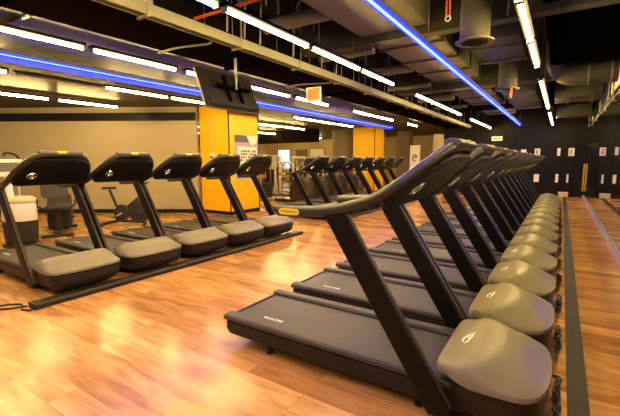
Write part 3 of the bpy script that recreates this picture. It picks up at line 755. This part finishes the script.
bm = bmesh.new(); tube(bm, smooth_path([(-.10, .12, 1.30), (-.06, .14, 1.45), (-.06, .13, 1.56), (-.08, .06, 1.64), (-.10, -.08, 1.66), (-.10, -.10, 1.60)], 4), .022, 8); finish('handle', bm, 'mach_dark', t, smooth=True)
bm = bmesh.new(); tube(bm, [(-.10, .1, .86), (-.10, .12, 1.31)], .025, 8); finish('handle_post', bm, 'mach_silver', t, smooth=True)

def wheel(bm, c, r, w, n=28):
    lathe(bm, [(r * .3, -w), (r * .85, -w), (r, -w * .6), (r, w * .6), (r * .85, w), (r * .3, w)], n, c, 'Y')
# recumbent bike
t = thing('recumbent_bike', 'dark recumbent exercise bike with grey backrest beside the white machine', 'exercise bike', (-9.0, 3.85, 0), math.radians(152))
bm = bmesh.new(); box(bm, (-.75, -.07, .04), (.6, .07, .12)); finish('floor_beam', bm, 'mach_dark', t, bevel=.02)
for x in (-.7, .55):
    bm = bmesh.new(); box(bm, (x - .05, -.28, 0), (x + .05, .28, .06)); finish('cross_foot', bm, 'mach_dark', t, bevel=.02)
bm = bmesh.new(); prism(bm, [(-.1, .10), (.55, .10), (.58, .5), (.42, .78), (.25, .80), (.05, .60), (-.12, .5)], -.22, .22, lambda u, v, d_: (u, d_, v)); finish('drive_housing', bm, 'mach_dark', t, bevel=.04, segs=3)
bm = bmesh.new(); prism(bm, rrect(.46, .40, .08), -.035, .035, lambda u, v, d_: (-.62 + d_ - .15 * v, u, .98 + v)); finish('backrest', bm, 'mach_grey', t, bevel=.02, segs=3)
bm = bmesh.new(); prism(bm, rrect(.42, .44, .1), 0, .08, lambda u, v, d_: (-.40 + v, u, .52 + d_)); finish('seat', bm, 'mach_dark', t, bevel=.025, segs=3)
bm = bmesh.new(); tube(bm, [(-.45, 0, .1), (-.45, 0, .52)], .05, 10); finish('seat_post', bm, 'mach_dark', t, smooth=True)
bm = bmesh.new(); tube(bm, smooth_path([(-.35, -.32, .72), (-.45, -.33, .70), (-.52, -.30, .60), (-.52, 0, .5), (-.52, .30, .60), (-.45, .33, .70), (-.35, .32, .72)], 3), .02, 8); finish('side_handles', bm, 'mach_dark', t, smooth=True)
bm = bmesh.new(); tube(bm, [(.35, 0, .78), (.42, 0, 1.15)], .04, 10); finish('console_post', bm, 'mach_dark', t, smooth=True)
bm = bmesh.new(); prism(bm, rrect(.36, .26, .05), -.03, .03, lambda u, v, d_: (.40 + d_ + .4 * v, u, 1.22 + v)); finish('console', bm, 'mach_dark', t, bevel=.012)
for s in (-1, 1):
    bm = bmesh.new(); tube(bm, [(.28, s * .13, .36), (.28 + .14 * s, s * .15, .30)], .02, 8); cr = finish('crank', bm, 'mach_silver', t)
    bm = bmesh.new(); box(bm, (.28 + .14 * s - .06, s * .15 - (.02 if s > 0 else .12), .28), (.28 + .14 * s + .06, s * .15 + (.12 if s > 0 else .02), .32)); finish('pedal', bm, 'mach_dark', cr)
# spin bike
def spin(loc, rz, lab):
    t = thing('spin_bike', lab, 'exercise bike', loc, rz)
    for x in (-.5, .5):
        bm = bmesh.new(); tube(bm, [(x, -.26, .045), (x, .26, .045)], .04, 10); finish('cross_foot', bm, 'mach_dark', t, smooth=True)
    bm = bmesh.new(); tube(bm, [(-.5, 0, .06), (-.1, 0, .13), (.5, 0, .06)], .04, 10); finish('floor_beam', bm, 'mach_dark', t, smooth=True)
    bm = bmesh.new(); wheel(bm, (.38, 0, .36), .29, .035, 36); fl = finish('flywheel', bm, 'mach_dark', t, smooth=True, angle=40)
    bm = bmesh.new(); wheel(bm, (.38, 0, .36), .07, .06, 18); finish('wheel_hub', bm, 'weight', fl, smooth=True)
    bm = bmesh.new(); prism(bm, [(-.18, .16), (.1, .16), (.16, .34), (.06, .52), (-.1, .54), (-.22, .38)], -.07, .07, lambda u, v, d_: (u, d_, v)); finish('chain_guard', bm, 'mach_dark', t, bevel=.03, segs=3)
    bm = bmesh.new(); tube(bm, [(-.08, 0, .3), (-.28, 0, .92)], .032, 10); finish('seat_post', bm, 'mach_dark', t, smooth=True)
    bm = bmesh.new(); prism(bm, [(-.44, -.1), (-.40, -.12), (-.22, -.06), (-.12, -.03), (-.12, .03), (-.22, .06), (-.40, .12), (-.44, .1)], .93, .99, lambda u, v, d_: (u, v, d_)); finish('saddle', bm, 'mach_dark', t, bevel=.02, segs=3)
    bm = bmesh.new(); tube(bm, [(.02, 0, .4), (.40, 0, .72), (.36, 0, 1.02)], .034, 10); finish('front_post', bm, 'mach_dark', t, smooth=True)
    bm = bmesh.new(); tube(bm, smooth_path([(.62, -.2, 1.08), (.5, -.22, 1.05), (.38, -.14, 1.03), (.36, 0, 1.03), (.38, .14, 1.03), (.5, .22, 1.05), (.62, .2, 1.08)], 3), .018, 8); finish('handlebar', bm, 'mach_dark', t, smooth=True)
    for s in (-1, 1):
        bm = bmesh.new(); tube(bm, [(-.03, s * .085, .32), (-.03 + .15 * s, s * .10, .24)], .016, 8); cr = finish('crank', bm, 'mach_silver', t)
        bm = bmesh.new(); box(bm, (-.03 + .15 * s - .05, s * .10 - (.01 if s > 0 else .1), .22), (-.03 + .15 * s + .05, s * .10 + (.1 if s > 0 else .01), .26)); finish('pedal', bm, 'mach_dark', cr)
    t.scale = (.93, .93, .93)
spin((-8.60, 5.05, 0), math.radians(52), 'black spin bike with round flywheel standing before the beige wall')

# ------------------------------------------------------------------ distant machines
def cross_trainer(x, y_, rz, lab, grp):
    t = thing('cross_trainer', lab, 'cross trainer', (x, y_, 0), rz, grp)
    bm = bmesh.new(); prism(bm, [(-.35, .0), (.35, .0), (.42, .35), (.34, .75), (.1, .95), (-.2, .92), (-.36, .65), (-.42, .3)], -.26, .26, lambda u, v, d_: (u, d_, v)); finish('drive_housing', bm, 'mach_brown', t, bevel=.09, segs=4)
    bm = bmesh.new(); tube(bm, [(.1, 0, .9), (.28, 0, 1.42)], .05, 10); finish('mast', bm, 'mach_dark', t, smooth=True)
    bm = bmesh.new(); prism(bm, rrect(.46, .26, .06), -.03, .03, lambda u, v, d_: (.30 + d_ + .5 * v, u, 1.46 + v)); finish('console', bm, 'mach_dark', t, bevel=.012)
    for s in (-1, 1):
        bm = bmesh.new(); tube(bm, smooth_path([(.05, s * .31, .45), (.0, s * .33, .9), (-.06, s * .32, 1.3), (-.12, s * .30, 1.58)], 3), .022, 8); finish('swing_arm', bm, 'mach_dark', t, smooth=True)
        bm = bmesh.new(); box(bm, (-1.15, s * .2 - .08, .22), (-.40, s * .2 + .08, .28)); finish('foot_plate', bm, 'mach_dark', t, bevel=.02)
    bm = bmesh.new(); box(bm, (-1.2, -.06, 0), (-.3, .06, .09)); finish('floor_beam', bm, 'mach_dark', t)
    return t
ct = None
for k in range(5):
    lab = 'brown cased cross trainer behind the middle-distance treadmills, %s from the left' % ORD[k]; loc = (-7.8, 11.35 + 1.05 * k, 0)
    if ct is None: ct = cross_trainer(*loc[:2], 0, lab, 'cross trainers behind the middle row'); 
    else:
        o = copy_tree(ct); o.location = loc; o['label'] = lab

def weight_machine(x, y_, rz, lab, grp, mm='mach_silver'):
    t = thing('weight_machine', lab, 'weight machine', (x, y_, 0), rz, grp)
    for px_ in (-.32, .32):
        bm = bmesh.new(); box(bm, (px_ - .04, -.05, 0), (px_ + .04, .05, 1.62)); finish('frame_post', bm, mm, t, bevel=.015)
    bm = bmesh.new(); box(bm, (-.38, -.07, 1.622), (.38, .07, 1.72)); finish('top_beam', bm, mm, t, bevel=.02)
    bm = bmesh.new(); box(bm, (-.40, -.1, 0), (.40, 1.15, .06)); finish('base_frame', bm, mm, t, bevel=.015)
    for k in range(9):
        bm = bmesh.new(); box(bm, (-.19, -.09, .12 + .065 * k), (.19, .09, .175 + .065 * k)); finish('weight_plate', bm, 'weight', t)
    for px_ in (-.13, .13):
        bm = bmesh.new(); tube(bm, [(px_, 0, .06), (px_, 0, 1.62)], .012, 6); finish('guide_rod', bm, 'chrome', t)
    bm = bmesh.new(); box(bm, (-.19, .55, .46), (.19, .95, .54)); finish('seat', bm, 'mach_dark', t, bevel=.03)
    bm = bmesh.new(); box(bm, (-.05, .70, .06), (.05, .80, .46)); finish('seat_post', bm, mm, t)
    bm = bmesh.new(); prism(bm, [(.50, .56), (.58, .56), (.46, 1.18), (.38, 1.18)], -.17, .17, lambda u, v, d_: (d_, u, v)); finish('backrest', bm, 'mach_dark', t, bevel=.03)
    for s in (-1, 1):
        bm = bmesh.new(); tube(bm, smooth_path([(s * .34, .1, 1.45), (s * .46, .4, 1.42), (s * .48, .7, 1.2), (s * .42, .85, .98)], 3), .03, 8); arm = finish('lever_arm', bm, mm, t, smooth=True)
        bm = bmesh.new(); tube(bm, [(s * .42, .85, .98), (s * .24, .90, .96)], .022, 8); finish('grip', bm, 'mach_dark', arm, smooth=True)
    return t
wm = None
WP = [(-9.45, 11.4, 25), (-10.15, 13.1, -50), (-11.9, 14.2, 150), (-10.5, 15.0, 70), (-13.4, 16.4, -20), (-11.3, 17.6, 110), (-13.3, 19.4, 30), (-11.2, 20.3, -70)]
for i, (x, y, r_) in enumerate(WP):
    lab = 'silver framed weight machine beyond the orange pillar, %s nearest to the camera' % ORD[i]
    if wm is None: wm = weight_machine(x, y, math.radians(r_), lab, 'distant weight machines')
    else:
        o = copy_tree(wm); o.location = (x, y, 0); o.rotation_euler.z = math.radians(r_); o['label'] = lab

# ------------------------------------------------------------------ world, camera, view
w = bpy.data.worlds.new('World'); bpy.context.scene.world = w; w.use_nodes = True
w.node_tree.nodes['Background'].inputs[0].default_value = (1.0, 0.86, 0.78, 1); w.node_tree.nodes['Background'].inputs[1].default_value = 0.35
cam = bpy.data.cameras.new('camera'); co = bpy.data.objects.new('camera', cam); C.objects.link(co)
cam.sensor_width = 36; cam.lens = 381.13 / 620 * 36; cam.clip_start = .05; cam.clip_end = 200
def VPdir(px, py): return Vector((px - 310, -(py - 208), -381.13)).normalized()
# camera axes from the two floor directions seen in the photo
Yc = VPdir(562, 160); Xc = -VPdir(-275, 163); Xc = (Xc - Yc * Xc.dot(Yc)).normalized(); Zc = Xc.cross(Yc)
R = Matrix((Xc, Yc, Zc))           # rows: world axes in camera space -> maps camera vectors to world
co.matrix_world = Matrix.Translation((0, 0, 1.5)) @ R.to_4x4()
sc = bpy.context.scene; sc.camera = co
sc.view_settings.view_transform = 'Standard'; sc.view_settings.look = 'None'
sc.view_settings.exposure = 0.0; sc.view_settings.gamma = 1.0
try: sc.view_settings.use_curve_mapping = False
except Exception: pass
sc.cycles.use_denoising = True
sc.cycles.max_bounces = 8; sc.cycles.diffuse_bounces = 4; sc.cycles.glossy_bounces = 4
sc.cycles.sample_clamp_indirect = 6
sc.cycles.caustics_reflective = False; sc.cycles.caustics_refractive = False
